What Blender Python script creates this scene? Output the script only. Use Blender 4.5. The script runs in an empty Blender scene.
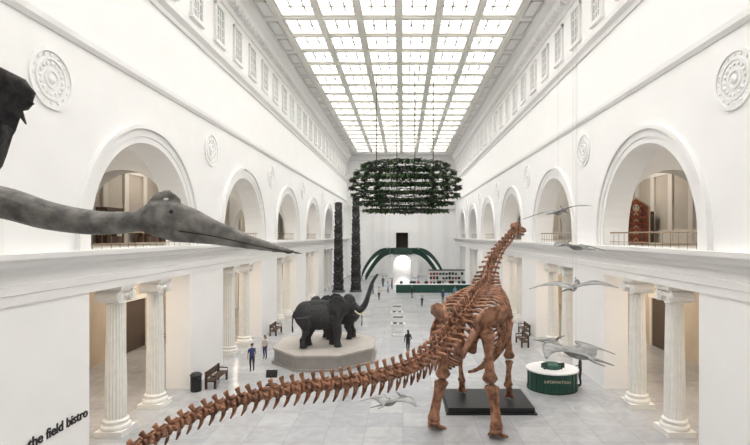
import bpy, bmesh, math, random
from mathutils import Vector, Matrix, Euler
random.seed(7)
SC=bpy.context.scene
SC.view_settings.view_transform='Standard'
SC.view_settings.look='None'
COL=SC.collection
XL,XR=-11.5,10.85
XC=(XL+XR)/2
CEIL=25.0
Y0,Y1=-5.0,99.0
BAYS=[21.75+13.1*k for k in range(-1,6)]
R=4.15; SPR=8.25; LEDGE=7.75; COLH=6.2; DEP=1.3

# ---------------- materials
def mat(name,c,rough=.6,c2=None,scale=5,bump=0,metal=0,emit=0,spec=None,detail=4):
    m=bpy.data.materials.new(name); m.use_nodes=True
    nt=m.node_tree; b=nt.nodes['Principled BSDF']
    b.inputs['Base Color'].default_value=(*c,1); b.inputs['Roughness'].default_value=rough
    b.inputs['Metallic'].default_value=metal
    if spec is not None: b.inputs['Specular IOR Level'].default_value=spec
    if c2 or bump:
        tc=nt.nodes.new('ShaderNodeTexCoord'); n=nt.nodes.new('ShaderNodeTexNoise')
        n.inputs['Scale'].default_value=scale; n.inputs['Detail'].default_value=detail
        nt.links.new(tc.outputs['Object'],n.inputs['Vector'])
        if c2:
            r=nt.nodes.new('ShaderNodeValToRGB')
            r.color_ramp.elements[0].position=.35; r.color_ramp.elements[1].position=.65
            r.color_ramp.elements[0].color=(*c,1); r.color_ramp.elements[1].color=(*c2,1)
            nt.links.new(n.outputs['Fac'],r.inputs['Fac']); nt.links.new(r.outputs['Color'],b.inputs['Base Color'])
        if bump:
            bp=nt.nodes.new('ShaderNodeBump'); bp.inputs['Strength'].default_value=bump; bp.inputs['Distance'].default_value=.05
            nt.links.new(n.outputs['Fac'],bp.inputs['Height']); nt.links.new(bp.outputs['Normal'],b.inputs['Normal'])
    if emit:
        b.inputs['Emission Color'].default_value=(*c,1); b.inputs['Emission Strength'].default_value=emit
    return m
M_wall=mat('white_plaster',(.86,.858,.85),.7,(.88,.877,.87),.6)
M_trim=mat('trim_plaster',(.84,.835,.825),.6)
M_relief=mat('relief_plaster',(.83,.825,.81),.6)
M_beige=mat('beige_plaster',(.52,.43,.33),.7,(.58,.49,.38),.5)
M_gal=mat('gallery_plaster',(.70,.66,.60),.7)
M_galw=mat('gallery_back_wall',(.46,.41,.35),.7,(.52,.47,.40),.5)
M_coffer=mat('coffer_recess_shade',(.34,.31,.27),.7)  # recess shade put into the colour: slab darkened so the coffers contrast
M_rib=mat('skylight_rib_paint',(.76,.74,.69),.6)
M_glass=mat('skylight_diffuser',(1,.992,.98),.4,emit=6.6)
M_col=mat('column_marble',(.84,.825,.79),.45,(.78,.765,.73),3)
M_bone=mat('fossil_bone',(.11,.045,.025),.6,(.38,.18,.10),4,.5)
M_eleph=mat('elephant_hide',(.014,.015,.017),.75,(.036,.036,.039),9,.7)
M_ivory=mat('ivory',(.6,.52,.38),.35)
M_black=mat('black_paint',(.010,.010,.012),.5)
M_dgreen=mat('dark_green_paint',(.008,.038,.027),.45)
M_teal=mat('teal_counter_panel',(.010,.070,.050),.45)
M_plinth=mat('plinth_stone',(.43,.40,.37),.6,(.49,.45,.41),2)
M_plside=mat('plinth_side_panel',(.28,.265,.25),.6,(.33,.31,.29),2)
M_wood=mat('dark_wood',(.05,.025,.014),.5,(.09,.045,.025),6)
M_white=mat('white_laminate',(.80,.80,.80),.4)
M_ptero=mat('pterosaur_skin',(.09,.085,.08),.7,(.235,.22,.20),5,.5)
M_pterod=mat('pterosaur_membrane',(.012,.012,.013),.8,(.045,.04,.038),12,.6)
M_ptlight=mat('pterosaur_pale_skin',(.19,.19,.19),.7,(.32,.32,.31),5)
M_cable=mat('steel_cable',(.5,.5,.5),.4)
M_brass=mat('bronze_rail',(.25,.17,.10),.4,metal=.2)
M_win=mat('window_glass',(.50,.52,.53),.2)
M_darkop=mat('dark_brown',(.08,.055,.04),.7)  # dark brown of aisle doors, far vestibule and cabinet backs
M_red=mat('carved_red_wood',(.20,.03,.015),.5,(.40,.12,.05),6)
M_totem=mat('totem_dark_cedar',(.014,.014,.015),.6,(.035,.03,.028),3)
M_tot2=mat('totem_grey_paint',(.09,.10,.10),.6)
M_leaf=[mat('leaf_green',(.026,.075,.016),.6),mat('leaf_dark',(.010,.027,.011),.6),mat('leaf_purple',(.04,.018,.03),.6),mat('leaf_light',(.08,.15,.04),.6)]
M_skin=mat('skin',(.50,.29,.20),.5); M_hair=mat('hair',(.03,.02,.012),.7)

def floor_mat():
    m=bpy.data.materials.new('marble_floor_tiles'); m.use_nodes=True; nt=m.node_tree; b=nt.nodes['Principled BSDF']
    tc=nt.nodes.new('ShaderNodeTexCoord'); br=nt.nodes.new('ShaderNodeTexBrick')
    br.offset=0; br.inputs['Scale'].default_value=1; br.inputs['Brick Width'].default_value=1.6; br.inputs['Row Height'].default_value=1.6
    br.inputs['Mortar Size'].default_value=.012; br.inputs['Color1'].default_value=(.41,.42,.44,1); br.inputs['Color2'].default_value=(.50,.505,.515,1)
    br.inputs['Mortar'].default_value=(.34,.34,.345,1)
    n=nt.nodes.new('ShaderNodeTexNoise'); n.inputs['Scale'].default_value=1.3; n.inputs['Detail'].default_value=10; n.inputs['Distortion'].default_value=1.5
    rp=nt.nodes.new('ShaderNodeValToRGB'); rp.color_ramp.elements[0].position=.3; rp.color_ramp.elements[1].position=.7
    rp.color_ramp.elements[0].color=(.70,.71,.73,1); rp.color_ramp.elements[1].color=(1,1,1,1)
    mx=nt.nodes.new('ShaderNodeMixRGB'); mx.blend_type='MULTIPLY'; mx.inputs['Fac'].default_value=.6
    nt.links.new(tc.outputs['Object'],br.inputs['Vector']); nt.links.new(tc.outputs['Object'],n.inputs['Vector'])
    nt.links.new(n.outputs['Fac'],rp.inputs['Fac'])
    nt.links.new(br.outputs['Color'],mx.inputs['Color1']); nt.links.new(rp.outputs['Color'],mx.inputs['Color2'])
    nt.links.new(mx.outputs['Color'],b.inputs['Base Color']); b.inputs['Roughness'].default_value=.22
    return m
M_floor=floor_mat()

# ---------------- mesh helpers
def obj(name,bm,mats,smooth=False,parent=None,loc=None,rotz=0):
    me=bpy.data.meshes.new(name)
    bmesh.ops.recalc_face_normals(bm,faces=bm.faces[:])
    bm.to_mesh(me); bm.free()
    for m in (mats if isinstance(mats,(list,tuple)) else [mats]): me.materials.append(m)
    if smooth:
        for p in me.polygons: p.use_smooth=True
    o=bpy.data.objects.new(name,me); COL.objects.link(o)
    if parent: o.parent=parent
    if loc: o.location=loc
    o.rotation_euler[2]=rotz
    return o
def empty(name,loc=(0,0,0)):
    e=bpy.data.objects.new(name,None); COL.objects.link(e); e.location=loc; return e
def inst(name,me,loc,rotz=0,scale=1):
    o=bpy.data.objects.new(name,me); COL.objects.link(o); o.location=loc; o.rotation_euler[2]=rotz; o.scale=(scale,)*3
    return o
def box(bm,x0,x1,y0,y1,z0,z1,mi=0,M=None):
    vs=[Vector((x,y,z)) for x in (x0,x1) for y in (y0,y1) for z in (z0,z1)]
    if M: vs=[M@v for v in vs]
    v=[bm.verts.new(p) for p in vs]
    for f in ((0,1,3,2),(4,6,7,5),(0,4,5,1),(2,3,7,6),(0,2,6,4),(1,5,7,3)):
        bm.faces.new([v[i] for i in f]).material_index=mi
def cbox(bm,c,s,mi=0,M=None):
    box(bm,c[0]-s[0]/2,c[0]+s[0]/2,c[1]-s[1]/2,c[1]+s[1]/2,c[2]-s[2]/2,c[2]+s[2]/2,mi,M)
def tube(bm,pts,rad,seg=10,mi=0,flat=1.0,up=Vector((0,0,1)),cap=True):
    pts=[Vector(p) for p in pts]; n=len(pts)
    if not isinstance(rad,(list,tuple)): rad=[rad]*n
    rings=[]
    for i,p in enumerate(pts):
        t=(pts[min(i+1,n-1)]-pts[max(i-1,0)]).normalized()
        u=up
        if abs(t.dot(u))>.97: u=Vector((0,1,0)) if abs(t.y)<.9 else Vector((1,0,0))
        s=t.cross(u).normalized(); w=s.cross(t)
        rings.append([bm.verts.new(p+(s*math.cos(a)*flat+w*math.sin(a))*rad[i]) for a in [2*math.pi*j/seg for j in range(seg)]])
    for i in range(n-1):
        for j in range(seg):
            f=bm.faces.new((rings[i][j],rings[i][(j+1)%seg],rings[i+1][(j+1)%seg],rings[i+1][j])); f.material_index=mi
    if cap:
        for r in (rings[0],rings[-1]):
            f=bm.faces.new(r); f.material_index=mi
def ell(bm,c,r,rot=None,seg=16,mi=0,rings=10):
    M=Matrix.Translation(c)@(rot.to_matrix().to_4x4() if rot else Matrix())@Matrix.Diagonal((*r,1))
    res=bmesh.ops.create_uvsphere(bm,u_segments=seg,v_segments=rings,radius=1,matrix=M)
    fs=set()
    for v in res['verts']:
        for f in v.link_faces: fs.add(f)
    for f in fs: f.material_index=mi
def lathe(bm,prof,c=(0,0,0),seg=24,mi=0):
    rings=[]
    for r,z in prof:
        rings.append([bm.verts.new((c[0]+r*math.cos(2*math.pi*j/seg),c[1]+r*math.sin(2*math.pi*j/seg),c[2]+z)) for j in range(seg)])
    for i in range(len(rings)-1):
        for j in range(seg):
            bm.faces.new((rings[i][j],rings[i][(j+1)%seg],rings[i+1][(j+1)%seg],rings[i+1][j])).material_index=mi
    bm.faces.new(rings[0]).material_index=mi; bm.faces.new(rings[-1]).material_index=mi
def prism(bm,poly,z0,z1,mi=0,M=None):
    a=[Vector((x,y,z0)) for x,y in poly]; b=[Vector((x,y,z1)) for x,y in poly]
    if M: a=[M@v for v in a]; b=[M@v for v in b]
    a=[bm.verts.new(v) for v in a]; b=[bm.verts.new(v) for v in b]; n=len(a)
    bm.faces.new(a).material_index=mi; bm.faces.new(b).material_index=mi
    for i in range(n): bm.faces.new((a[i],a[(i+1)%n],b[(i+1)%n],b[i])).material_index=mi
def remesh(bm,name,mats,vox,sm=4,parent=None,loc=None,rotz=0):
    o=obj(name,bm,mats,True,parent,loc,rotz)
    m=o.modifiers.new('r','REMESH'); m.mode='VOXEL'; m.voxel_size=vox; m.use_smooth_shade=True
    if sm:
        s=o.modifiers.new('s','SMOOTH'); s.iterations=sm; s.factor=.5
    bpy.context.view_layer.update()
    dg=bpy.context.evaluated_depsgraph_get()
    me=bpy.data.meshes.new_from_object(o.evaluated_get(dg))
    o.modifiers.clear(); o.data=me
    if not me.materials:
        for mm in (mats if isinstance(mats,(list,tuple)) else [mats]): me.materials.append(mm)
    return o
def r(d): return math.radians(d)

# ---------------- room shell
AIS=8.0
bm=bmesh.new(); box(bm,XL-AIS-.5,XR+AIS+.5,Y0-.5,Y1+4,-.3,0); obj('floor',bm,M_floor)

def side_wall(s,xf,name):
    bm=bmesh.new()
    P=lambda u,v,d: bm.verts.new((xf+s*d,u,v))
    def quad(a,b,c,d_,mi=0): bm.faces.new((P(*a),P(*b),P(*c),P(*d_))).material_index=mi
    edges=[Y0]+[e for y in BAYS for e in (y-R,y+R)]+[Y1]
    N=28
    for d in (0,DEP):
        for i in range(0,len(edges),2):
            quad((edges[i],0,d),(edges[i+1],0,d),(edges[i+1],CEIL+.4,d),(edges[i],CEIL+.4,d))
        for y in BAYS:
            quad((y-R,COLH,d),(y+R,COLH,d),(y+R,LEDGE,d),(y-R,LEDGE,d))
            for j in range(N):
                a0=math.pi*j/N; a1=math.pi*(j+1)/N
                u0,v0=y-R*math.cos(a0),SPR+R*math.sin(a0); u1,v1=y-R*math.cos(a1),SPR+R*math.sin(a1)
                quad((u0,v0,d),(u1,v1,d),(u1,CEIL+.4,d),(u0,CEIL+.4,d))
    for y in BAYS:
        for e in (y-R,y+R):
            quad((e,0,0),(e,0,DEP),(e,COLH,DEP),(e,COLH,0)); quad((e,LEDGE,0),(e,LEDGE,DEP),(e,SPR,DEP),(e,SPR,0))
        quad((y-R,COLH,0),(y+R,COLH,0),(y+R,COLH,DEP),(y-R,COLH,DEP)); quad((y-R,LEDGE,0),(y+R,LEDGE,0),(y+R,LEDGE,DEP),(y-R,LEDGE,DEP))
        for j in range(N):
            a0=math.pi*j/N; a1=math.pi*(j+1)/N
            u0,v0=y-R*math.cos(a0),SPR+R*math.sin(a0); u1,v1=y-R*math.cos(a1),SPR+R*math.sin(a1)
            quad((u0,v0,0),(u1,v1,0),(u1,v1,DEP),(u0,v0,DEP))
    obj(name,bm,M_wall)
side_wall(-1,XL,'wall_left'); side_wall(1,XR,'wall_right')

def run(bm,s,xf,prof,y0,y1,mi=0):
    a=[bm.verts.new((xf-s*d,y0,v)) for d,v in prof]; b=[bm.verts.new((xf-s*d,y1,v)) for d,v in prof]
    n=len(prof); bm.faces.new(a).material_index=mi; bm.faces.new(b).material_index=mi
    for i in range(n): bm.faces.new((a[i],a[(i+1)%n],b[(i+1)%n],b[i])).material_index=mi
def arch_band(bm,s,xf,y,r0,r1,d,N=32,d0=-.02):
    pr=[]
    for j in range(N+1):
        a=math.pi*j/N
        pr.append([bm.verts.new((xf-s*dd,y-rr*math.cos(a),SPR+rr*math.sin(a))) for rr,dd in ((r0,d0),(r0,d),(r1,d),(r1,d0))])
    for k in (0,N):
        sg=-1 if k==0 else 1
        low=[bm.verts.new((xf-s*dd,y+sg*rr,LEDGE)) for rr,dd in ((r0,d0),(r0,d),(r1,d),(r1,d0))]
        for i in range(4): bm.faces.new((pr[k][i],pr[k][(i+1)%4],low[(i+1)%4],low[i]))
    for j in range(N):
        for i in range(4): bm.faces.new((pr[j][i],pr[j][(i+1)%4],pr[j+1][(i+1)%4],pr[j+1][i]))
tn=0
for s,xf,side in ((-1,XL,'left'),(1,XR,'right')):
    bm=bmesh.new()
    run(bm,s,xf,[(-.02,7.1),(.08,7.1),(.12,7.25),(.3,7.35),(.34,7.5),(.5,7.58),(.52,7.75),(-.02,7.75)],Y0,Y1)
    run(bm,s,xf,[(-.02,6.2),(.05,6.2),(.05,6.5),(.09,6.52),(.09,6.78),(-.02,6.8)],Y0,Y1)
    run(bm,s,xf,[(-.02,15.0),(.05,15.0),(.14,15.15),(.16,15.35),(-.02,15.4)],Y0,Y1)
    run(bm,s,xf,[(-.02,18.9),(.08,18.9),(.12,19.1),(.32,19.3),(.36,19.55),(-.02,19.62)],Y0,Y1)
    run(bm,s,xf,[(-.02,23.0),(.1,23.0),(.15,23.3),(.5,23.7),(.55,24.0),(.95,24.3),(1.0,24.7),(-.02,24.7)],Y0,Y1)
    obj('trim_%d'%(tn+1),bm,M_trim)
    bm=bmesh.new()
    y=Y0+.2
    while y<Y1: cbox(bm,(xf-s*.35,y,23.5),(.4,.28,.3)); y+=.65
    obj('trim_%d'%(tn+2),bm,M_trim)
    bm=bmesh.new()
    for y in BAYS:
        arch_band(bm,s,xf,y,R,R+.28,.06); arch_band(bm,s,xf,y,R+.28,R+.62,.10); arch_band(bm,s,xf,y,R+.62,R+.80,.2)
    obj('trim_%d'%(tn+3),bm,M_trim)
    bm=bmesh.new()
    for k in range(-1,7):
        yc=21.75+13.1*k-6.55+.5
        if yc<Y0+1: continue
        Rm=Matrix.Translation((xf,yc,13.4))@Matrix.Rotation(-s*math.pi/2,4,'Y')
        def ring(r0,r1,h):
            n=36; A=[]
            for j in range(n):
                a=2*math.pi*j/n; c,q=math.cos(a),math.sin(a)
                A.append([bm.verts.new(Rm@Vector((rr*c,rr*q,z))) for rr,z in ((r0,-.01),(r0,h),(r1,h),(r1,-.01))])
            for j in range(n):
                for i in range(3): bm.faces.new((A[j][i],A[j][i+1],A[(j+1)%n][i+1],A[(j+1)%n][i]))
        ring(.88,1.0,.06); ring(.62,.70,.045); ring(.25,.32,.045)
        for j in range(16):
            a=2*math.pi*j/16; ell(bm,Rm@Vector((.5*math.cos(a),.5*math.sin(a),.015)),(.045,.07,.07),seg=8,rings=6)
            ell(bm,Rm@Vector((.79*math.cos(a),.79*math.sin(a),.015)),(.03,.06,.06),seg=8,rings=6)
        ell(bm,Rm@Vector((0,0,.02)),(.08,.16,.16),seg=12,rings=8)
    obj('trim_%d'%(tn+4),bm,M_wall)
    tn+=4
    bm=bmesh.new(); wy=21.75-6.55-13.1+1.64
    while wy<Y1-1:
        box(bm,xf,xf-s*.03,wy-.62,wy+.62,20.3,22.4,1)
        for a,b in ((wy-.78,wy-.62),(wy+.62,wy+.78)): box(bm,xf,xf-s*.14,a,b,20.15,22.55)
        box(bm,xf,xf-s*.14,wy-.78,wy+.78,22.4,22.55); box(bm,xf,xf-s*.2,wy-.85,wy+.85,20.1,20.3)
        for q in (-.31,0,.31): box(bm,xf,xf-s*.07,wy+q-.03,wy+q+.03,20.3,22.4)
        for h in (20.8,21.35,21.9): box(bm,xf,xf-s*.07,wy-.62,wy+.62,h-.03,h+.03)
        wy+=3.275
    obj('window_%d'%(1 if s<0 else 2),bm,[M_trim,M_win])
    def X(d): return xf+s*d
    bm=bmesh.new(); a,b=sorted((X(AIS),X(AIS+.4)))
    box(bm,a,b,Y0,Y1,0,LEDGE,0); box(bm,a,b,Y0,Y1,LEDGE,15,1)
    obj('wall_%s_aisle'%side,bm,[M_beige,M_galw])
    bm=bmesh.new(); a,b=sorted((X(DEP),X(AIS))); box(bm,a,b,Y0,Y1,6.9,LEDGE-.02,0); obj('floor_gallery_%s'%side,bm,M_gal)
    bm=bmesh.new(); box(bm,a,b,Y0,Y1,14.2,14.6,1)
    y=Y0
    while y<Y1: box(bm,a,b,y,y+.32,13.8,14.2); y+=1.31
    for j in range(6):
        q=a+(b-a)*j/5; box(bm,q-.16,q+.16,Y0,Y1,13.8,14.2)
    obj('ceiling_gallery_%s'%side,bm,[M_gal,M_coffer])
    bm=bmesh.new()
    dm=(DEP+AIS)/2; rr=2.75; sp=9.3
    for k in range(-1,7):
        yc=21.75+13.1*k-6.55
        for (d0,d1) in ((DEP,dm-rr),(dm+rr,AIS)):
            p,q=sorted((X(d0),X(d1))); box(bm,p,q,yc-.6,yc+.6,0,sp); box(bm,p,q,yc-.6,yc+.6,sp,13.9)
            box(bm,p,q,yc-.75,yc-.6,sp-.3,sp)
        p,q=sorted((X(dm-rr),X(dm+rr))); box(bm,p,q,yc-.6,yc+.6,5.6,LEDGE-.02)
        n=20
        ar=lambda a,ra: (X(dm-ra*math.cos(a)),sp+ra*math.sin(a))
        for j in range(n):
            a0=math.pi*j/n;a1=math.pi*(j+1)/n
            q0=ar(a0,rr);q1=ar(a1,rr)
            for yy in (yc-.6,yc+.6):
                bm.faces.new([bm.verts.new(v) for v in ((q0[0],yy,q0[1]),(q1[0],yy,q1[1]),(q1[0],yy,13.9),(q0[0],yy,13.9))])
            bm.faces.new([bm.verts.new(v) for v in ((q0[0],yc-.6,q0[1]),(q1[0],yc-.6,q1[1]),(q1[0],yc+.6,q1[1]),(q0[0],yc+.6,q0[1]))])
            o0=ar(a0,rr+.4);o1=ar(a1,rr+.4)
            for (A,B,ya,yb) in ((q0,q1,yc-.6,yc-.75),(o0,o1,yc-.6,yc-.75)):
                bm.faces.new([bm.verts.new(v) for v in ((A[0],ya,A[1]),(B[0],ya,B[1]),(B[0],yb,B[1]),(A[0],yb,A[1]))])
            bm.faces.new([bm.verts.new(v) for v in ((q0[0],yc-.75,q0[1]),(q1[0],yc-.75,q1[1]),(o1[0],yc-.75,o1[1]),(o0[0],yc-.75,o0[1]))])
    obj('trim_%s_cross_arches'%side,bm,M_trim)
    bm=bmesh.new()
    for y in BAYS:
        p=X(AIS)-s*.01
        z0,h,w=0,3.6,2.6
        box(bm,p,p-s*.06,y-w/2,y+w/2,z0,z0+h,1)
        for e in (y-w/2-.25,y+w/2): box(bm,p,p-s*.16,e,e+.25,z0,z0+h)
        box(bm,p,p-s*.2,y-w/2-.35,y+w/2+.35,z0+h,z0+h+.35)
        for e in (y-3.6,y-1.2,y+1.2,y+3.6): box(bm,p,p-s*.14,e-.25,e+.25,LEDGE,12.6)
        box(bm,p,p-s*.2,y-5,y+5,12.6,13.0); box(bm,p,p-s*.08,y-5,y+5,LEDGE,8.7)
    obj('trim_%s_doorways'%side,bm,[M_gal,M_darkop])
    bm=bmesh.new()
    for y in BAYS:
        xx=X(.35)
        tube(bm,[(xx,y-R,8.42),(xx,y+R,8.42)],.04,6); tube(bm,[(xx,y-R,7.95),(xx,y+R,7.95)],.02,6)
        q=y-R+.1
        while q<y+R: tube(bm,[(xx,q,LEDGE),(xx,q,8.42)],.012,4,cap=False); q+=.6
    obj('balcony_railing',bm,M_brass)

# ceiling and skylight
SH=9.0
bm=bmesh.new()
box(bm,XL,XC-SH,Y0,Y1,24.7,25.3); box(bm,XC+SH,XR,Y0,Y1,24.7,25.3)
box(bm,XC-SH,XC+SH,Y0,Y0+2,24.7,25.3); box(bm,XC-SH,XC+SH,Y1-3,Y1,24.7,25.3)
obj('ceiling',bm,M_trim)
bm=bmesh.new()
for i in range(7):
    x=XC-SH+2*SH*i/6; w=.30
    box(bm,x-w,x+w,Y0+2,Y1-3,24.78,25.3); box(bm,x-w*.5,x+w*.5,Y0+2,Y1-3,24.65,24.78)
y=Y0+2.2; ys=[]
while y<Y1-3: ys.append(y); y+=3.275
for y in ys:
    box(bm,XC-SH,XC+SH,y-.36,y+.36,24.85,25.3); box(bm,XC-SH,XC+SH,y-.18,y+.18,24.7,24.85)
    for q in (-1,1):
        x=XC+q*(SH+.75)
        for (a,b) in ((.35,.5),(2.75,2.9)): box(bm,x-.45,x+.45,y+a,y+b,24.6,24.7)
        box(bm,x-.45,x-.32,y+.35,y+2.9,24.6,24.7); box(bm,x+.32,x+.45,y+.35,y+2.9,24.6,24.7)
for i in range(6):
    for q in (1/3,2/3):
        x=XC-SH+2*SH*(i+q)/6; box(bm,x-.08,x+.08,Y0+2,Y1-3,25.14,25.3)
for y in ys:
    for q in (1.09,2.18): box(bm,XC-SH,XC+SH,y+q-.10,y+q+.10,25.14,25.3)
obj('trim_skylight_ribs',bm,M_rib)
bm=bmesh.new(); box(bm,XC-SH,XC+SH,Y0+2,Y1-3,25.32,25.4); obj('window_skylight',bm,M_glass)
bm=bmesh.new(); box(bm,XL-AIS-.4,XR+AIS+.4,Y0-.4,Y0,0,CEIL+.4); obj('wall_near',bm,M_wall)

# far wall
bm=bmesh.new()
def fw(x0,x1,z0,z1): box(bm,x0,x1,Y1,Y1+.8,z0,z1)
fw(XL-AIS,-2.0,0,CEIL+.4); fw(1.6,XR+AIS,0,CEIL+.4); fw(-2,1.6,8.8,CEIL+.4); fw(-2,1.6,4.2,5.5)
fw(-2,-1.45,5.5,8.8); fw(1.05,1.6,5.5,8.8)
obj('wall_far',bm,M_wall)
bm=bmesh.new(); box(bm,-3,2.6,Y1+3,Y1+3.2,5.4,10,0); box(bm,-3,2.6,Y1+3,Y1+3.2,0,5.4,1); box(bm,-3,-2.8,Y1+.8,Y1+3,0,10,0); box(bm,2.4,2.6,Y1+.8,Y1+3,0,10,0); box(bm,-2.8,2.4,Y1+.8,Y1+3,4.3,5.4,0); box(bm,-3,2.6,Y1+.8,Y1+3.2,9.8,10,0)
obj('wall_far_vestibule',bm,[M_darkop,M_wall])
bm=bmesh.new()
for x in (-9.5,-6.2,-4.2,3.6,5.6,8.9):
    box(bm,x-.5,x+.5,Y1-.25,Y1,0,13.5); box(bm,x-.65,x+.65,Y1-.4,Y1,13.2,13.7); box(bm,x-.65,x+.65,Y1-.35,Y1,0,.6)
box(bm,XL,XR,Y1-.5,Y1,13.7,14.2); box(bm,XL,XR,Y1-.8,Y1,14.2,14.5); box(bm,XL,XR,Y1-.4,Y1,18.9,19.6); box(bm,XL,XR,Y1-1.,Y1,23.6,24.7)
box(bm,-1.9,-1.45,Y1-.2,Y1,5.5,8.8);box(bm,1.05,1.5,Y1-.2,Y1,5.5,8.8);box(bm,-2.2,1.8,Y1-.35,Y1,8.8,9.4)
obj('trim_far',bm,M_relief)

# ---------------- columns
bm=bmesh.new()
cbox(bm,(0,0,.12),(1.15,1.15,.24))
lathe(bm,[(.56,.24),(.58,.32),(.56,.4),(.48,.44),(.46,.5),(.5,.54),(.5,.6),(.43,.66)],seg=28)
segs=80; prev=None
for z,rd in ((.66,.41),(2.2,.405),(4,.37),(5.42,.345)):
    ring=[]
    for j in range(segs):
        a=2*math.pi*j/segs; q=rd*(1-(.09 if j%4==2 else .07 if j%4 else 0))
        ring.append(bm.verts.new((q*math.cos(a),q*math.sin(a),z)))
    if prev:
        for j in range(segs): bm.faces.new((prev[j],prev[(j+1)%segs],ring[(j+1)%segs],ring[j]))
    prev=ring
lathe(bm,[(.36,5.42),(.39,5.47),(.36,5.52),(.38,5.6),(.5,5.76),(.48,5.9)],seg=28)
cbox(bm,(0,0,5.97),(1.0,.86,.14)); cbox(bm,(0,0,6.12),(1.1,1.1,.16))
for sx in (-1,1):
    for k in range(3):
        rr=.25-.075*k; tube(bm,[(.45*sx,-.46-.02*k,5.76),(.45*sx,.46+.02*k,5.76)],rr,16)
obj_c=obj('ionic_column',bm,M_col); cme=obj_c.data
first=True
for s,xc in ((-1,XL-.55),(1,XR+.55)):
    for y in BAYS:
        for q in (-1.6,1.6):
            if first: obj_c.location=(xc,y+q,0); obj_c.rotation_euler[2]=math.pi/2; first=False
            else: inst('ionic_column',cme,(xc,y+q,0),math.pi/2)

# ---------------- sauropod skeleton
def frame(t,up=Vector((0,0,1))):
    t=t.normalized(); s=t.cross(up).normalized(); u=s.cross(t).normalized(); return t,s,u
def lathe_dir(bm,p,t,s,u,prof,seg=10):
    rings=[[bm.verts.new(p+t*a+(s*math.cos(q)+u*math.sin(q))*rd) for q in [2*math.pi*j/seg for j in range(seg)]] for a,rd in prof]
    for i in range(len(rings)-1):
        for j in range(seg): bm.faces.new((rings[i][j],rings[i][(j+1)%seg],rings[i+1][(j+1)%seg],rings[i+1][j]))
    bm.faces.new(rings[0]); bm.faces.new(rings[-1])
def vert(bm,p,tan,L,rd,sp,tr,ch):
    t,s,u=frame(tan)
    lathe_dir(bm,p,t,s,u,[(-L*.42,rd*.85),(-L*.36,rd),(-L*.12,rd*.68),(L*.12,rd*.68),(L*.36,rd),(L*.42,rd*.8)])
    jt=random.uniform(-.08,.08)
    if sp:
        a=p+u*rd*.5; b=p+u*(rd+sp)-t*L*(.35+jt)
        tube(bm,[a,a.lerp(b,.5),b,b+(b-a)*.06],[L*.24,L*.17,L*.25,L*.13],8,flat=.5,up=t)
        for q in (-1,1): tube(bm,[p+u*rd*.8+s*q*rd*.35,p+u*rd*1.1+t*L*.6+s*q*rd*.4],[rd*.22,rd*.14],6)
    if tr:
        for q in (-1,1): tube(bm,[p+s*q*rd*.4+u*rd*.2,p+s*q*(rd+tr*.5)+u*rd*.25,p+s*q*(rd+tr)-t*L*.25+u*rd*(.35+jt)],[rd*.36,rd*.2,rd*.28],7)
    if ch:
        for q in (-1,1): tube(bm,[p-u*rd*.7-t*L*.45+s*q*rd*.35,p-u*(rd+ch*.4)-t*L*.55+s*q*rd*.2,p-u*(rd+ch)-t*L*.85],[rd*.19,rd*.18,rd*.12],6)
def catmull(P,n):
    P=[Vector(p) for p in P]; out=[]; E=[P[0]*2-P[1]]+P+[P[-1]*2-P[-2]]
    for i in range(1,len(E)-2):
        for k in range(n):
            t=k/n; a,b,c,d=E[i-1],E[i],E[i+1],E[i+2]
            out.append(.5*((2*b)+(c-a)*t+(2*a-5*b+4*c-d)*t*t+(3*b-a-3*c+d)*t**3))
    out.append(P[-1]); return out
def walk(path,Lfun):
    tot=sum((path[i+1]-path[i]).length for i in range(len(path)-1)); res=[]; nxt=0; acc=0
    for i in range(len(path)-1):
        seg=(path[i+1]-path[i]).length
        while nxt<=acc+seg:
            f=(nxt-acc)/seg; L=Lfun(nxt/tot); res.append((path[i].lerp(path[i+1],f),path[i+1]-path[i],nxt/tot,L)); nxt+=L
        acc+=seg
    return res
def px(x,y,d): return Vector(((x-403)/480*d,d,8.3-(y-235)/480*d))
bm=bmesh.new()
tail=catmull([px(458,322,20.2),px(448,338,19.3),px(430,356,17.8),px(400,371,16.2),px(350,382,14.6),px(300,388,13.3),px(250,398,12.2),px(200,414,11.1),px(150,440,10.1),px(110,466,9.4)],10)
for p,t,f,L in walk(tail,lambda f:.46-.20*f):
    k=1-f
    vert(bm,p,-t,L*.98,.115+.18*k,.11+.30*k,.10+.36*k*k,(.14+.36*k) if f>.05 else 0)
dors=catmull([px(458,322,20.2),Vector((2.9,21.2,5.05)),Vector((3.4,22.6,5.35)),Vector((3.95,24.0,5.5)),Vector((4.35,25.2,5.55))],10)
dv=walk(dors,lambda f:.44)
for p,t,f,L in dv: vert(bm,p,t,L*.97,.27,.48-.2*f,.42,0)
neck=catmull([Vector((4.35,25.2,5.55)),px(487,276,26.8),px(492,262,27.8),px(499,249,28.8),px(508,238,29.6),px(515,229,30.1)],10)
for p,t,f,L in walk(neck,lambda f:.52-.12*f):
    k=1-f; tt,s,u=frame(t)
    vert(bm,p,t,L*1.0,.16+.17*k,.12+.30*k,.12+.32*k,0)
    for q in (-1,1): tube(bm,[p+s*q*(.2+.25*k)-u*.05,p+s*q*(.18+.22*k)-u*.22-tt*.3,p+s*q*(.14+.2*k)-u*.26-tt*.8],[.06,.045,.02],5)
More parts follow.
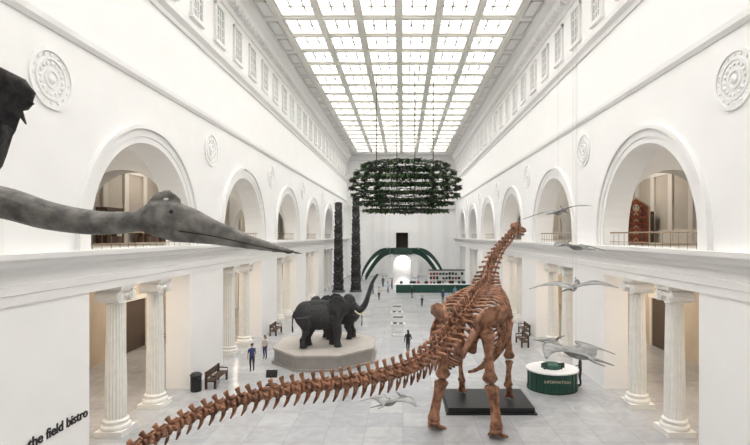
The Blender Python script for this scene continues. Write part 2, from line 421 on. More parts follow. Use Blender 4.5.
for i,(p,t,f,L) in enumerate(dv[1:]):
    tt,s,u=frame(t); tt=Vector((tt.x,tt.y,0)).normalized(); u=Vector((0,0,1)); n=len(dv)-2; g=i/n
    wid=1.05+.5*math.sin(math.pi*min(1,g*.8+.2)); dep=1.7+.95*math.sin(math.pi*(g*.7+.15))
    for q in (-1,1):
        pts=[p+u*.1+s*q*.25,p+s*q*(wid*.75)+u*.02,p+s*q*wid*1.05-u*dep*.3-tt*.08,p+s*q*wid*1.0-u*dep*.65-tt*.2,p+s*q*wid*.65-u*dep*.95-tt*.3,p+s*q*wid*.3-u*dep*1.05-tt*.2]
        cp=catmull(pts,3); tube(bm,cp,[.06+.022*math.sin(math.pi*j/(len(cp)-1)) for j in range(len(cp))],7)
D=Vector((.34,.94,0)).normalized(); S=Vector((D.y,-D.x,0)); U=Vector((0,0,1))
hip=Vector((2.55,19.75,4.3)); sh=Vector((4.05,23.9,4.1))
def plate(pts,c,th):
    a=[bm.verts.new(p+th) for p in pts]; b=[bm.verts.new(p-th) for p in pts]; n=len(pts)
    ca=bm.verts.new(c+th*1.8); cb=bm.verts.new(c-th*1.8)
    for i in range(n):
        j=(i+1)%n
        bm.faces.new((a[i],a[j],ca)); bm.faces.new((b[j],b[i],cb)); bm.faces.new((a[i],b[i],b[j],a[j]))
def lbone(a,b,rd,seg=10):
    a,b=Vector(a),Vector(b)
    tube(bm,[a,a.lerp(b,.05),a.lerp(b,.16),a.lerp(b,.45),a.lerp(b,.8),a.lerp(b,.93),b],[rd*1.2,rd*1.75,rd*1.3,rd*.85,rd*1.05,rd*1.65,rd*1.15],seg,up=D)
for q in (-1,1):
    h=hip+S*q*.5+U*.45
    out=[h-D*.85,h-D*.65+U*.4+S*q*.2,h+U*.62+S*q*.4,h+D*.6+U*.62+S*q*.8,h+D*1.05+U*.42+S*q*1.2,h+D*1.15+U*.05+S*q*1.25,h+D*.6-U*.25+S*q*.6,h+D*.2-U*.45+S*q*.2,h-D*.25-U*.4+S*q*.1]
    plate(out,h+D*.15+U*.05+S*q*.3,S*q*.06)
    tube(bm,[h-U*.3+D*.2,h-U*1.0+D*.7-S*q*.25,h-U*1.4+D*.85-S*q*.4],[.2,.13,.22],8)
    tube(bm,[h-U*.3-D*.2,h-U*.9-D*.7-S*q*.3,h-U*1.2-D*1.0-S*q*.42],[.18,.11,.16],8)
    hj=hip+S*q*.92; kn=hj-U*2.0+D*.22+S*q*.08
    foot=(Vector((3.75,19.35,0)) if q>0 else Vector((1.3,20.2,0))); an=foot+U*.42
    lbone(hj+U*.05,kn,.20)
    ell(bm,hj+U*.02-S*q*.12,(.26,.26,.24),seg=10,rings=7)
    lbone(kn-U*.12,an+U*.05,.155); lbone(kn-U*.15+S*q*.23,an+U*.06+S*q*.18,.075)
    ell(bm,kn+D*.17-U*.03,(.14,.14,.16),seg=8,rings=6); ell(bm,an,(.28,.24,.12),seg=10,rings=6)
    for k in range(5):
        a=(k-2)*.34; dr=(D*math.cos(a)+S*math.sin(a))
        lbone(an-U*.08+dr*.1,foot+dr*.38+U*.14,.06,7); tube(bm,[foot+dr*.38+U*.14,foot+dr*.52+U*.09,foot+dr*.66+U*.02],[.08,.07,.02],6)
    g=sh+S*q*1.15
    out=[g-U*.15+D*.25,g+U*.1+D*.45,g+U*.35+D*.2,g+U*.6-D*.35-S*q*.05,g+U*1.0-D*1.0-S*q*.1,g+U*1.1-D*1.4-S*q*.12,g+U*.65-D*1.4-S*q*.05,g+U*.25-D*.6,g-U*.1-D*.1]
    plate(out,g+U*.35-D*.2,S*q*.06)
    tube(bm,[g+D*.3,g+D*.5-S*q*.4-U*.2,g+D*.35-S*q*.8-U*.35],[.18,.24,.15],8)
    el=g-U*1.8-D*.12+S*q*.08; foot=(Vector((5.15,23.35,.3)) if q>0 else Vector((2.95,24.15,.3))); wr=foot+U*.6
    lbone(g,el,.175); lbone(el-U*.1,wr+U*.05,.12); lbone(el-U*.1-D*.15,wr+U*.05-D*.12-S*q*.12,.08)
    for k in range(5):
        a=(k-2)*.45; dr=(D*math.cos(a)+S*math.sin(a)); lbone(wr+dr*.06,foot+dr*.2+U*.08,.065,7)
ell(bm,sh-U*.85+D*.1,(.45,.55,.14),seg=10,rings=6)
hd=px(513,226,30.1); F=Vector((.88,.30,-.32)).normalized(); t,s,u=frame(F)
tube(bm,[hd-t*.15,hd+t*.05,hd+t*.3,hd+t*.55,hd+t*.85,hd+t*.98],[.14,.27,.29,.19,.17,.08],10,flat=.7)
tube(bm,[hd-u*.22,hd-u*.31+t*.4,hd-u*.26+t*.9],[.09,.09,.07],8,flat=1.3)
tube(bm,[hd+u*.18+t*.1,hd+u*.36+t*.3,hd+u*.1+t*.6],[.08,.09,.05],7)
for q in (-1,1): ell(bm,hd+t*.28+s*q*.17+u*.06,(.06,.06,.07),seg=8,rings=6,mi=1)
obj('sauropod_skeleton',bm,[M_bone,M_black],True)
bm=bmesh.new(); prism(bm,[(2.1,22.2),(6.1,22.2),(6.1,25.0),(2.1,25.0)],0,.295); prism(bm,[(2.0,22.1),(6.2,22.1),(6.2,25.1),(2.0,25.1)],0,.06)
obj('skeleton_plinth',bm,M_black)

# ---------------- elephants
def elephant(name,loc,rotz,trunk,tusk_up=0,sc=1.0):
    bm=bmesh.new()
    ell(bm,(-1.1,0,2.2),(.8,.70,.95)); ell(bm,(-.2,0,2.08),(1.3,.84,.95)); ell(bm,(.75,0,2.3),(.8,.70,.98)); ell(bm,(-.3,0,2.75),(1.1,.42,.5))
    tube(bm,[(.9,0,2.5),(1.5,0,2.75),(1.9,0,2.85)],[.75,.6,.45],14)
    ell(bm,(1.85,0,2.95),(.48,.44,.62)); ell(bm,(1.8,0,3.3),(.35,.36,.3)); ell(bm,(2.1,0,2.6),(.33,.36,.4)); ell(bm,(1.95,0,2.35),(.25,.2,.28))
    nn=5*(len(trunk[0])-1)
    tube(bm,catmull(trunk[0],5),[trunk[1][0]+(trunk[1][1]-trunk[1][0])*i/nn for i in range(nn+1)],12)
    for q,fx in ((-1,.12),(1,-.22)):
        tube(bm,[(.85,q*.36,2.2),(.9+fx*.5,q*.42,1.5),(.95+fx,q*.43,.95),(.9+fx,q*.43,.45),(.93+fx,q*.43,.14),(.93+fx,q*.43,.07),(.93+fx,q*.43,.02)],[.5,.36,.27,.215,.25,.27,.27],14)
        tube(bm,[(-1.15,q*.34,2.1),(-1.0-fx*.5,q*.42,1.4),(-.98-fx,q*.43,1.1),(-1.2-fx,q*.43,.6),(-1.16-fx,q*.43,.15),(-1.16-fx,q*.43,.07),(-1.16-fx,q*.43,.02)],[.62,.42,.3,.215,.23,.26,.26],14)
        o=Vector((1.5,q*.42,2.95)); pts=[]
        for (a,b) in ((0,.35),(-.35,.62),(-.8,.68),(-1.15,.4),(-1.2,0),(-1.0,-.45),(-.65,-.85),(-.35,-1.15),(-.15,-.9),(0,-.5)):
            pts.append(o+Vector((a*.85,q*(.02+abs(a)*.46),b*.9)))
        va=[bm.verts.new(p+Vector((0.03,.06*q,0))) for p in pts]; vb=[bm.verts.new(p-Vector((.03,.06*q,0))) for p in pts]
        bm.faces.new(va); bm.faces.new(vb[::-1])
        for i in range(len(pts)): j=(i+1)%len(pts); bm.faces.new((va[i],vb[i],vb[j],va[j]))
    tube(bm,[(-1.75,0,2.55),(-1.98,0,2.2),(-2.02,.05,1.5),(-2.0,.08,1.15),(-2,.08,.95)],[.1,.07,.055,.07,.04],8)
    e=empty(name,loc); e.rotation_euler[2]=rotz; e.scale=(sc,)*3
    remesh(bm,'body',M_eleph,.05,2,parent=e)
    bm=bmesh.new()
    for q in (-1,1):
        tube(bm,catmull([(2.15,q*.22,2.5),(2.5,q*.3,2.2),(2.95,q*.34,2.15+tusk_up),(3.3,q*.26,2.4+tusk_up*1.8)],4),[.065-.005*i for i in range(13)],10)
    obj('tusks',bm,M_ivory,True,parent=e)
    bm=bmesh.new()
    for q in (-1,1): ell(bm,(2.12,q*.37,2.98),(.045,.04,.045),seg=8,rings=6)
    obj('eyes',bm,M_tot2,True,parent=e)
    bm=bmesh.new()
    for q,fx in ((-1,.12),(1,-.22)):
        for k in range(4):
            a=(k-1.5)*.5
            ell(bm,(.93+fx+.24*math.cos(a),q*.43+.24*math.sin(a),.09),(.05,.06,.07),seg=8,rings=6); ell(bm,(-1.16-fx+.23*math.cos(a),q*.43+.23*math.sin(a),.09),(.05,.06,.07),seg=8,rings=6)
    obj('toenails',bm,M_tot2,True,parent=e)
PZ=1.0
oc=(-5.2,32.6)
elephant('bull_elephant',(oc[0]-.1,oc[1]-1.1,PZ),r(10),([(2.2,0,2.6),(2.6,0,2.46),(2.95,0,2.8),(3.2,0,3.5),(3.45,0,4.3),(3.85,0,4.95)],[.29,.09]),.0,.95)
elephant('charging_elephant',(oc[0]+.6,oc[1]+1.35,PZ),r(186),([(2.2,0,2.6),(2.65,0,2.1),(2.75,0,1.5),(2.5,0,1.0),(2.2,0,.8)],[.27,.075]),-.1,.84)
bm=bmesh.new()
def octo(rx,ry): return [(oc[0]+rx*math.cos(r(a)),oc[1]+ry*math.sin(r(a))) for a in (22.5,67.5,112.5,157.5,202.5,247.5,292.5,337.5)]
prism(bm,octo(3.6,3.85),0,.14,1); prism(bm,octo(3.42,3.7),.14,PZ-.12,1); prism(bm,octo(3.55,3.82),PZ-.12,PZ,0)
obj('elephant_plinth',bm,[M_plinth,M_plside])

# ---------------- hanging garden
def leafclump(bm,c,rd,n,mi):
    for k in range(n):
        a=random.uniform(0,6.283); el=random.uniform(-.65,.4); l=rd*random.uniform(.6,1.2)
        d=Vector((math.cos(a)*math.cos(el),math.sin(a)*math.cos(el),math.sin(el))); s=d.cross(Vector((0,0,1))).normalized()*l*.28
        b=Vector(c)+d*l*.1; m=b+d*l*.5; e=b+d*l-Vector((0,0,l*.2))
        v=[bm.verts.new(p) for p in (b,m+s,e,m-s)]
        f=bm.faces.new(v); f.material_index=mi if random.random()<.7 else random.choice((0,1,0,2,3))
gc=Vector((.25,50,0))
layers=[(15.5,4.4),(14.75,5.1),(14.0,5.5),(13.2,5.6),(12.4,5.45),(11.6,4.9),(10.85,4.2)]
bm=bmesh.new()
for li,(h,rd) in enumerate(layers):
    for rr in (rd,rd*.8,rd*.55):
        n=int(2*math.pi*rr/.37)
        pts=[(gc.x+rr*math.cos(2*math.pi*j/24),gc.y+rr*math.sin(2*math.pi*j/24),h-.05) for j in range(25)]
        tube(bm,pts,.045,5,mi=4,cap=False)
        for j in range(n):
            if random.random()<.05: continue
            a=2*math.pi*(j+random.random()*.5)/n
            leafclump(bm,(gc.x+rr*math.cos(a),gc.y+rr*math.sin(a),h+random.uniform(-.03,.08)),random.uniform(.26,.46),13,random.choice((0,0,0,1,1,2,3)))
    for j in range(4):
        a=math.pi*j/4; tube(bm,[(gc.x-rd*math.cos(a),gc.y-rd*math.sin(a),h-.05),(gc.x+rd*math.cos(a),gc.y+rd*math.sin(a),h-.05)],.025,4,mi=4)
for a in range(4):
    an=math.pi*a/2+.3; x,y=gc.x+3.1*math.cos(an),gc.y+3.1*math.sin(an)
    tube(bm,[(x,y,10.85),(x,y,24.6)],.05,5,mi=4)
obj('hanging_garden',bm,M_leaf+[M_black])

# ---------------- totem poles
def totem(x,y,h,seed):
    random.seed(seed); bm=bmesh.new(); cbox(bm,(0,0,.15),(1.7,1.5,.3),1)
    z=.3
    while z<h-.6:
        fh=random.uniform(1.5,2.1); rd=.74-.02*z
        lathe(bm,[(rd*.92,z),(rd,z+fh*.1),(rd*1.02,z+fh*.45),(rd*.85,z+fh*.52),(rd,z+fh*.6),(rd*1.05,z+fh*.85),(rd*.88,z+fh)],seg=16)
        for q in (-1,1):
            ell(bm,(q*rd*.4,-rd*.88,z+fh*.78),(.14,.1,.13),seg=10,rings=6,mi=1); ell(bm,(q*rd*.4,-rd*.97,z+fh*.78),(.07,.05,.07),seg=8,rings=6)
            ell(bm,(q*rd*.75,-rd*.2,z+fh*1.0),(.14,.1,.22),seg=8,rings=6)
            tube(bm,[(q*rd*.9,-rd*.4,z+fh*.42),(q*rd*.8,-rd*.9,z+fh*.3),(q*rd*.25,-rd*1.08,z+fh*.35)],[.13,.11,.1],8)
            tube(bm,[(q*rd*.85,-rd*.3,z+.1),(q*rd*.8,-rd*1.0,z+fh*.15),(q*rd*.5,-rd*1.1,z+.02)],[.15,.14,.1],8)
        if random.random()<.5: tube(bm,[(0,-rd*.8,z+fh*.68),(0,-rd*1.5,z+fh*.62),(0,-rd*1.7,z+fh*.5)],[.17,.1,.03],8,mi=1)
        else: cbox(bm,(0,-rd*1.0,z+fh*.62),(rd*.9,.18,.14),1)
        z+=fh
    lathe(bm,[(.5,z),(.62,z+.05),(.3,z+.3),(.3,h),(.1,h+.1)],seg=16)
    obj('totem_pole',bm,[M_totem,M_tot2],True,loc=(x,y,0))
totem(-9.4,70,12.9,3); totem(-6.9,70.5,13.0,5)
random.seed(11)

# ---------------- big pterosaur
def q7(x,y,d=7.0): return Vector(((x-403)/480*d,d,8.3-(y-235)/480*d))
big=empty('giant_pterosaur')
bm=bmesh.new()
nk=catmull([(-7.6,7.1,8.9),q7(-60,196),q7(0,202),q7(50,216),q7(100,223),q7(140,221),q7(160,217)],5)
tube(bm,nk,[.42-.5*min(i,8)/30 if i<8 else max(.15,.25-.006*(i-8)) for i in range(len(nk))],14)
hp=[q7(138,221),q7(152,217),q7(172,217),q7(190,221),q7(215,230),q7(250,241),q7(280,249),q7(303,254)]
tube(bm,hp,[.15,.22,.24,.20,.14,.085,.05,.012],14,flat=.65)
tube(bm,[q7(148,226),q7(175,234),q7(215,240),q7(255,247),q7(290,253)],[.12,.12,.075,.045,.02],10,flat=.8)
tube(bm,[q7(148,207),q7(158,197),q7(168,193),q7(180,203)],[.05,.075,.07,.05],8,flat=.4)
ell(bm,(-8.2,7.2,8.9),(.95,.5,.5),seg=16)
for sy in (-1,1):
    tube(bm,[(-8.9,7.2+.3*sy,8.8),(-9.5,7.2+.5*sy,8.6),(-10.3,7.2+.5*sy,8.4)],[.18,.12,.06],8)
remesh(bm,'body',M_ptero,.025,2,parent=big)
bm=bmesh.new()
for sy in (-1,1): ell(bm,q7(176,212)+Vector((0,sy*.145,0)),(.034,.022,.034),seg=10,rings=6)
for sy in (-1,1): tube(bm,[q7(182,231)+Vector((0,sy*.098,0)),q7(215,236)+Vector((0,sy*.075,0)),q7(255,245)+Vector((0,sy*.047,0)),q7(292,253)+Vector((0,sy*.022,0))],.008,5)
obj('eyes',bm,M_black,True,parent=big)
def memb(bm,outer,inner,th=.02):
    n=len(outer)
    A=[bm.verts.new(Vector(p)+Vector((0,0,th))) for p in outer]; B=[bm.verts.new(Vector(p)+Vector((0,0,th))) for p in inner]
    C=[bm.verts.new(Vector(p)-Vector((0,0,th))) for p in outer]; E=[bm.verts.new(Vector(p)-Vector((0,0,th))) for p in inner]
    for i in range(n-1):
        bm.faces.new((A[i],A[i+1],B[i+1],B[i])); bm.faces.new((C[i+1],C[i],E[i],E[i+1]))
    for X_,Y_ in ((A,C),(B,E)):
        for i in range(n-1): bm.faces.new((X_[i],X_[i+1],Y_[i+1],Y_[i]))
    bm.faces.new((A[0],B[0],E[0],C[0])); bm.faces.new((A[-1],B[-1],E[-1],C[-1]))
bm=bmesh.new()
out=catmull([(-7.5,6.9,9.2),(-6.2,6.2,9.5),q7(-15,100,5.4),q7(22,104,5.2),q7(-4,70,5.0),(-5.8,3.6,10.7),(-7.5,2.0,11.2)],4)
inn=catmull([(-8.6,6.8,8.9),(-7.0,6.0,8.6),q7(-25,185,5.4),q7(8,142,5.2),q7(-25,112,5.0),(-7.0,3.6,10.0),(-7.8,2.0,11.0)],4)
memb(bm,out,inn,.03)
tube(bm,out,[.14]*8+[.08]*8+[.05]*(len(out)-16),8)
for a,b in (((20,112),(26,124)),((18,101),(34,104))):
    tube(bm,[q7(*a,5.2),q7(*b,5.15)],[.035,.008],6)
out=catmull([(-7.5,7.5,9.2),(-9.2,9.0,9.6),(-10.2,10.5,9.9),(-10.8,11.6,10.6)],4); inn=catmull([(-8.6,7.5,8.9),(-9.9,8.6,8.9),(-10.6,10.2,9.2),(-10.9,11.4,10.4)],4)
memb(bm,out,inn,.02); tube(bm,out,[.12]*5+[.06]*(len(out)-5),8)
obj('wings',bm,M_pterod,True,parent=big)
bm=bmesh.new()
for p in ((-8.2,7.2,9.3),(-7.4,7.1,9.2)): tube(bm,[p,(p[0],p[1],24.6)],.004,5)
obj('cables',bm,M_cable,parent=big)

def pterosaur(loc,span,heading,bank=0,pitch=0):
    e=empty('small_pterosaur',loc)
    k=span/2
    bm=bmesh.new()
    tube(bm,catmull([(-.32*k,0,0),(-.1*k,0,.0),(.12*k,0,.02*k),(.28*k,0,.05*k),(.42*k,0,.09*k)],4),[a*k for a in (.015,.025,.04,.055,.07,.078,.082,.085,.08,.07,.06,.05,.042,.04,.04,.04,.04)],10)
    tube(bm,[(.38*k,0,.09*k),(.45*k,0,.11*k),(.52*k,0,.095*k),(.65*k,0,.06*k),(.85*k,0,.03*k)],[.035*k,.06*k,.05*k,.025*k,.004*k],10)
    tube(bm,[(.4*k,0,.12*k),(.34*k,0,.19*k),(.24*k,0,.24*k)],[.035*k,.02*k,.005*k],6,flat=.4)
    for q in (-1,1):
        tube(bm,[(-.25*k,q*.04*k,0),(-.42*k,q*.12*k,-.02*k),(-.58*k,q*.13*k,-.03*k)],[.03*k,.018*k,.008*k],6)
        o=catmull([(.22*k,q*.05*k,.03*k),(.12*k,q*.25*k,.10*k),(.28*k,q*.42*k,.13*k),(.15*k,q*.7*k,.09*k),(-.12*k,q*1.0*k,.0)],4)
        i=catmull([(-.28*k,q*.04*k,.0),(-.24*k,q*.2*k,.05*k),(-.12*k,q*.42*k,.08*k),(-.05*k,q*.7*k,.06*k),(-.15*k,q*1.0*k,-.0)],4)
        memb(bm,o,i,.006); tube(bm,o,[.03*k-.0014*k*j for j in range(len(o))],6)
    o=obj('body',bm,M_ptlight,True,parent=e)
    o.rotation_euler=Euler((bank,-pitch,heading),'XYZ')
    bm=bmesh.new(); tube(bm,[(0,0,.05*k),(0,0,24.55-loc[2])],.003,4)
    obj('cables',bm,M_cable,parent=e)
pterosaur(px(576,354,12),3.1,r(128),r(7),r(4))
pterosaur(px(573,288,14),2.5,r(58),r(-4))
pterosaur(px(577,248,15.5),2.2,r(115),r(5))
pterosaur(px(558,213,17),2.5,r(52),r(-9))
pterosaur(px(390,403,13),2.1,r(48),r(-9),r(-5))

# ---------------- people
PCOL=[(.02,.02,.025),(.5,.5,.52),(.03,.05,.15),(.35,.05,.05),(.6,.58,.5),(.02,.09,.06),(.15,.3,.45),(.03,.03,.04)]
PM=[mat('cloth_%d'%i,c,.8) for i,c in enumerate(PCOL)]
def person(x,y,z,h,rot,top,bot,stride=0.0,arm=0.0,sleeve=False,longhair=False,name='standing_visitor'):
    V=[];E=[];Rr=[]
    def v(p,rd,par=None,r2=None):
        V.append(p); Rr.append((rd,r2 or rd)); i=len(V)-1
        if par is not None: E.append((par,i))
        return i
    pel=v((0,0,.95),.15,None,.11); sp=v((0,0,1.12),.135,pel,.1); ch=v((0,.0,1.32),.165,sp,.115); nb=v((0,-.01,1.46),.075,ch); nk_=v((0,0,1.54),.055,nb); h1=v((0,.02,1.62),.078,nk_,.09); v((0,.01,1.72),.07,h1,.085)
    for q in (-1,1):
        st=stride*q
        hp_=v((q*.09,0,.88),.095,pel); kn=v((q*.1,.02+st*.5,.5),.062,hp_); cf=v((q*.1,st*.7-.02,.35),.055,kn); an=v((q*.1,-.03+st,.10),.04,cf); v((q*.115,.13+st,.045),.035,an)
        shd=v((q*.17,-.01,1.42),.06,ch); up=v((q*.21,-st*.3,1.28),.048,shd); el=v((q*.235,-.03-st*.4,1.14),.04,up)
        ax=arm if q>0 else 0
        wr=v((q*(.24-.05*ax),.06-st*.6+.2*ax,.90+.25*ax),.027,el); pa=v((q*(.24-.06*ax),.085-st*.65+.25*ax,.83+.27*ax),.03,wr,.02)
        b=Vector(V[pa])
        for k in range(4):
            o=Vector((0,(k-1.5)*.021,0)); f1=v(tuple(b+o+Vector((q*.004,.01,-.04))),.010,pa); L=(.026,.033,.03,.022)[k]
            v(tuple(b+o+Vector((-q*.012,.018,-.045-L))),.008,f1)
        t1=v(tuple(b+Vector((-q*.01,.045,-.005))),.011,pa); v(tuple(b+Vector((-q*.015,.06,-.035))),.009,t1)
    me=bpy.data.meshes.new('p'); me.from_pydata(V,E,[]); o=bpy.data.objects.new('p',me); COL.objects.link(o)
    m=o.modifiers.new('s','SKIN'); m.use_smooth_shade=True
    for i,sv in enumerate(me.skin_vertices[0].data): sv.radius=Rr[i]; sv.use_root=(i==0)
    ss=o.modifiers.new('u','SUBSURF'); ss.levels=1; ss.render_levels=1
    bpy.context.view_layer.update()
    ev=bpy.data.meshes.new_from_object(o.evaluated_get(bpy.context.evaluated_depsgraph_get()))
    bpy.data.objects.remove(o)
    bm=bmesh.new(); bm.from_mesh(ev)
    for f in bm.faces:
        c=f.calc_center_median()
        if c.z<.09: mi=3
        elif c.z<.97 and abs(c.x)<.2: mi=1
        elif c.z>1.5: mi=2
        elif abs(c.x)>.19 and c.z<(.9 if sleeve else 1.2)+(.25*arm if c.x>0 else 0): mi=2
        else: mi=0
        f.material_index=mi
    ell(bm,(0,-.015,1.71),(.083,.1,.075),seg=12,rings=8,mi=4)
    if longhair: ell(bm,(0,-.06,1.58),(.085,.055,.14),seg=12,rings=8,mi=4)
    ell(bm,(0,.108,1.635),(.013,.022,.02),seg=8,rings=6,mi=2)
    for q in (-1,1):
        ell(bm,(q*.03,.098,1.665),(.012,.008,.008),seg=8,rings=6,mi=4); ell(bm,(q*.082,.01,1.65),(.012,.02,.032),seg=8,rings=6,mi=2)
    ell(bm,(0,.1,1.6),(.022,.008,.006),seg=8,rings=6,mi=5)
    me2=obj(name,bm,[PM[top],PM[bot],M_skin,M_black,M_hair,PM[3]],True,loc=(x,y,z),rotz=rot)
    me2.scale=(h/1.78,)*3
def fl(xp,yp):
    d=480*8.3/(yp-235); return ((xp-403)/480*d,d)
for (xp,yp,h,rot,t,b,st,ar,sl,lh) in ((252,372,1.75,30,2,7,.05,.6,False,False),(265,359,1.6,160,4,2,.0,0,False,True),(408,354,1.7,20,0,7,.12,.5,True,True),
    (422,306,1.7,200,1,2,.15,0,True,False),(443,303,1.75,180,2,7,.1,0,True,False),(447,306,1.2,170,3,2,.1,0,False,False),(373,294,1.7,90,0,2,.1,0,True,False),(388,293,1.65,-90,6,7,.1,0,True,True),
    (379,300,1.7,45,4,0,.1,0,True,False),(346,312,1.6,90,7,2,.0,0,True,True),(497,312,1.7,120,5,7,.1,0,True,False),(469,306,1.7,0,1,0,.1,0,True,False),
    (383,287,1.7,30,0,0,.1,0,True,False),(412,298,1.7,60,7,7,.1,0,True,False),(455,299,1.7,200,6,0,.1,0,True,True),(392,289,1.7,100,3,2,.1,0,True,False)):
    x,y=fl(xp,yp); person(x,y,0,h,r(rot),t,b,st,ar,sl,lh)
person(9.7,26.3,0,1.75,r(75),0,0,0,.7,True,False,'desk_attendant')
for x in (-.2,1.2,2.3,3.4,5.2,6.2,7.1,8.8): person(x,71.2,0,1.7,r(180),random.randrange(8),0,0,.6,True,random.random()<.5,'counter_attendant')

# ---------------- ticket counter at far end
bm=bmesh.new()
box(bm,-1.0,10.0,69.0,69.6,0,1.15,0); box(bm,-1.1,10.1,68.85,69.75,1.15,1.23,1)
for i in range(11): box(bm,-.9+i,-.1+i,68.94,69.0,.15,1.05,0)
for i in range(6):
    x=-.2+i*1.8; cbox(bm,(x,69.45,1.45),(.5,.06,.35),2); cbox(bm,(x,69.45,1.26),(.12,.12,.1),2)
obj('ticket_counter',bm,[M_teal,M_white,M_black])
bm=bmesh.new()
box(bm,4.2,9.8,77,77.4,0,2.6,0); box(bm,4.1,9.9,76.85,77.45,2.6,2.75,1)
random.seed(4)
for i in range(11):
    for k in range(3):
        x=4.3+i*.5; box(bm,x,x+.36,76.88,77,.5+k*.7,.5+k*.7+random.uniform(.3,.5),random.choice((2,3,1,1,4)))
for k in range(3): box(bm,4.2,9.8,76.8,77,.44+k*.7,.48+k*.7,0)
obj('shop_shelving',bm,[M_relief,M_dgreen,PM[3],M_white,PM[7]])

# curved double staircase
stair=empty('curved_staircase')
bm=bmesh.new(); YS=92
n=22
for q in (-1,1):
    pts=[]
    for j in range(n+1):
        f=j/n
        pts.append(Vector((-.05+q*(1.6+5.3*(1-f)**.8),YS-3.5+5.5*f**1.3,4.9*math.sin(f*math.pi/2))))
    for j in range(n):
        a,b=pts[j],pts[j+1]; t=(b-a); t.z=0; t.normalize(); s=Vector((-t.y,t.x,0))
        for sd in (0,1):
            o=s*1.6*sd*(-q); th=s*.06
            A=[bm.verts.new(p) for p in (a+o-U*.25-th,b+o-U*.25-th,b+o+U*.9-th,a+o+U*.9-th)]
            B=[bm.verts.new(p) for p in (a+o-U*.25+th,b+o-U*.25+th,b+o+U*.9+th,a+o+U*.9+th)]
            bm.faces.new(A).material_index=0; bm.faces.new(B).material_index=0
            for i in range(4): bm.faces.new((A[i],A[(i+1)%4],B[(i+1)%4],B[i])).material_index=0
        o=s*1.6*(-q)
        A=[bm.verts.new(p) for p in (a,b,b+o,a+o)]; B=[bm.verts.new(p-U*.3) for p in (a,b,b+o,a+o)]
        bm.faces.new(A).material_index=1; bm.faces.new(B).material_index=1
        for i in range(4): bm.faces.new((A[i],A[(i+1)%4],B[(i+1)%4],B[i])).material_index=1
box(bm,-2,1.8,YS+1.6,Y1-.5,4.65,4.95,1); box(bm,-2,1.8,YS+1.5,YS+1.65,4.5,5.8,0)
obj('flights',bm,[M_dgreen,M_white],parent=stair)
bm=bmesh.new()
n=16; w=1.8
ip=[(-.1-w*math.cos(math.pi*j/n),2.5+w*math.sin(math.pi*j/n)) for j in range(n+1)]
yy0,yy1=YS+1.8,YS+2.4
for j in range(n):
    a,b=ip[j],ip[j+1]
    for yy in (yy0,yy1): bm.faces.new([bm.verts.new(v) for v in ((a[0],yy,a[1]),(b[0],yy,b[1]),(b[0],yy,4.64),(a[0],yy,4.64))])
    bm.faces.new([bm.verts.new(v) for v in ((a[0],yy0,a[1]),(b[0],yy0,b[1]),(b[0],yy1,b[1]),(a[0],yy1,a[1]))])
box(bm,-3.0,-.1-w,yy0,yy1,0,4.64); box(bm,-.1+w,2.8,yy0,yy1,0,4.64)
obj('portal',bm,M_wall,parent=stair)

# ---------------- information desk right
bm=bmesh.new(); cx,cy=8.1,26.1
def half(rx,ry,n=24): return [(cx+rx*math.cos(2*math.pi*j/n),cy+ry*math.sin(2*math.pi*j/n)) for j in range(n)]
prism(bm,half(1.35,1.25),0,.1,1); prism(bm,half(1.28,1.18),.1,1.02,0); prism(bm,half(1.40,1.30),1.02,1.09,2)
for j in range(20):
    a=2*math.pi*j/20; cbox(bm,(cx+1.28*math.cos(a),cy+1.18*math.sin(a),.55),(.05,.05,.9),1)
lathe(bm,[(.5,1.09),(.5,1.3),(.46,1.32)],(cx,cy,0),20,0)
for q in (-.5,.4): cbox(bm,(cx+q,cy-.3,1.3),(.35,.04,.26),1); cbox(bm,(cx+q,cy-.3,1.13),(.1,.1,.1),1)
cu=bpy.data.curves.new('t','FONT'); cu.body='INFORMATION'; cu.size=.2; cu.extrude=.01; cu.align_x='CENTER'
dk=obj('information_desk',bm,[M_teal,M_dgreen,M_white])
to=bpy.data.objects.new('lettering',cu); COL.objects.link(to); to.location=(cx-.1,cy-1.24,.6); to.rotation_euler=(math.pi/2,0,r(-4)); cu.materials.append(M_ivory); to.parent=dk

def bench(x,y,rot):
    bm=bmesh.new()
    for q in (-.85,.85):
        box(bm,q-.06,q+.06,-.28,-.18,0,.45); box(bm,q-.06,q+.06,.2,.3,0,.92); box(bm,q-.06,q+.06,-.28,.3,.38,.45); tube(bm,[(q,-.26,.45),(q,-.28,.68),(q,.22,.72)],.04,6)
    for k in range(5): box(bm,-1.0,1.0,-.27+k*.105,-.19+k*.105,.45,.49)
    for k in range(3): box(bm,-1.0,1.0,.24,.28,.56+k*.13,.66+k*.13)
    obj('wooden_bench',bm,M_wood,loc=(x,y,0),rotz=rot)
for xp,yp,ro in ((217,384,90),(276,334,90),(524,334,-90),(522,345,-90)):
    x,y=fl(xp,yp); bench(x,y,r(ro))
for y in (21.5,26,36): bench(-18.4,y,r(90))
x,y=fl(196,391); bm=bmesh.new(); lathe(bm,[(.26,0),(.28,.05),(.28,.8),(.31,.82),(.31,.88),(.2,.98),(.05,1.0)],seg=20); cbox(bm,(.18,-.2,.7),(.2,.2,.12)); obj('litter_bin',bm,M_black,loc=(x,y,0))
x,y=fl(271,385); bm=bmesh.new(); cbox(bm,(0,0,.03),(.5,.4,.06)); tube(bm,[(0,0,0),(0,0,.55)],.03,8); cbox(bm,(0,-.02,.6),(.62,.05,.42),0,Matrix.Rotation(-.3,4,'X')); obj('exhibit_label_stand',bm,M_black,loc=(x,y,0))
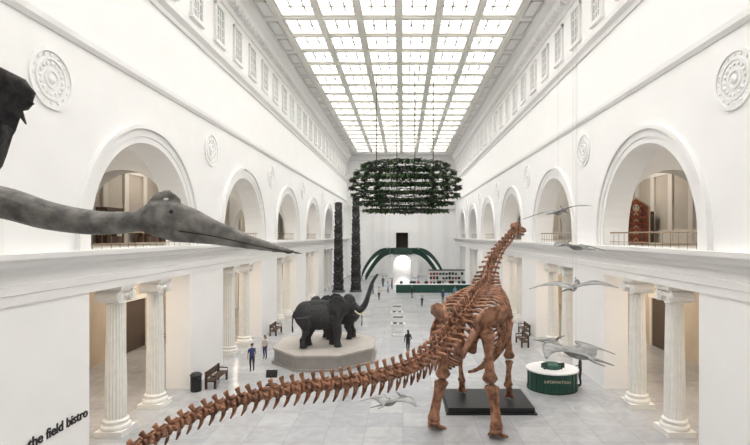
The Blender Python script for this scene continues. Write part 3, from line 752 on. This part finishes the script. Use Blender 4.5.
for xp,yp in ((398,335),(397,322)):
    x,y=fl(xp,yp); bm=bmesh.new()
    box(bm,-.55,.55,-.35,.35,.0,.08)
    for a in (-.48,.48):
        for b in (-.28,.28): box(bm,a-.04,a+.04,b-.04,b+.04,.08,.9)
    box(bm,-.5,.5,-.3,.3,.5,.9); box(bm,-.58,.58,-.38,.38,.9,.98); box(bm,-.5,.5,-.05,.0,.98,1.65); box(bm,-.4,.4,-.07,-.05,1.45,1.55,1); box(bm,-.4,-.1,-.32,-.12,.98,1.1,1); box(bm,.1,.4,-.32,-.12,.98,1.06,1)
    obj('brochure_stand',bm,[M_white,M_tot2],loc=(x,y,0))
cu=bpy.data.curves.new('bistro','FONT'); cu.body='the field bistro'; cu.size=.47; cu.extrude=.012; cu.offset=.007
so=bpy.data.objects.new('bistro_sign',cu); COL.objects.link(so); cu.materials.append(M_black)
so.location=(XL+.02,14.7,1.72); so.rotation_euler=(math.pi/2,0,math.pi/2)
def carved(x,y,z,rot,w=1.6,h=2.9):
    bm=bmesh.new()
    prism(bm,[(-w/2,0),(w/2,0),(w/2,h*.8),(0,h),(-w/2,h*.8)],-.06,.06,0,Matrix.Rotation(math.pi/2,4,'X'))
    for q in (-1,1):
        for k in range(6):
            z0=.3+k*.38; c=Vector((q*w*.25,-.08,z0))
            pts=[c+Vector((math.cos(a)*rr,0,math.sin(a)*rr)) for a,rr in [(t*.7,.17-.013*t) for t in range(11)]]
            tube(bm,pts,.03,5,mi=1)
        tube(bm,[(q*w*.48,-.08,0),(q*w*.48,-.08,h*.8),(0,-.08,h)],.06,6,mi=2)
    ell(bm,(0,-.1,h*.78),(.2,.1,.24),seg=10,rings=8,mi=2)
    for q in (-.08,.08): ell(bm,(q,-.19,h*.8),(.04,.03,.04),seg=8,rings=6,mi=1)
    for k in range(5): tube(bm,[(-.12,-.1,.2+k*.4),(0,-.14,.35+k*.4),(.12,-.1,.2+k*.4)],.035,6,mi=2)
    obj('carved_meeting_house_panel',bm,[M_red,M_black,M_ivory],loc=(x,y,z),rotz=rot)
carved(14.75,30.4,LEDGE,r(-25))
def cabinet(x,y,rot=0):
    bm=bmesh.new(); box(bm,-.9,.9,-.35,.35,0,.5,0); box(bm,-.9,.9,-.35,.35,2.1,2.3,0)
    for a in (-.86,.86):
        for b in (-.31,.31): box(bm,a-.04,a+.04,b-.04,b+.04,.5,2.1,0)
    box(bm,-.8,.8,.2,.25,.5,2.1,1); lathe(bm,[(.1,.5),(.22,.7),(.3,1.0),(.2,1.25),(.1,1.35),(.14,1.45)],(-.35,0,0),16,2); lathe(bm,[(.15,.5),(.25,.9),(.18,1.2),(.2,1.3)],(.4,0,0),16,1)
    obj('display_cabinet',bm,[M_wood,M_darkop,M_red],loc=(x,y,LEDGE-.02),rotz=rot)
for y in (24.4,26.6,30.5,35,38): cabinet(-18.6,y,r(90))
for y in (36,49): cabinet(18,y,r(-90))

# ---------------- lights
def pl(name,loc,e,c,rad=.35):
    l=bpy.data.lights.new(name,'POINT'); l.energy=e; l.color=c; l.shadow_soft_size=rad; o=bpy.data.objects.new(name,l); COL.objects.link(o); o.location=loc
for s,xf in ((-1,XL),(1,XR)):
    for y in BAYS[:5]:
        pl('aisle_fill_light',(xf+s*4.6,y,5.9),470,(1,.86,.70)); pl('gallery_fill_light',(xf+s*4.6,y,12.6),290,(1,.93,.84))  # added fill lights that brighten aisles and galleries, no fixtures there
pl('vestibule_lamp',(0,Y1+2,3.2),400,(1,.97,.93))
w=bpy.data.worlds.new('w'); SC.world=w; w.use_nodes=True; w.node_tree.nodes['Background'].inputs[0].default_value=(.9,.95,1,1); w.node_tree.nodes['Background'].inputs[1].default_value=.6

cam=bpy.data.cameras.new('cam'); co=bpy.data.objects.new('camera',cam); COL.objects.link(co)
co.location=(0,0,8.3); co.rotation_euler=(math.pi/2,0,0); cam.sensor_width=36; cam.lens=480/750*36
cam.shift_x=-28/750; cam.shift_y=12.5/750; cam.clip_end=300
SC.camera=co
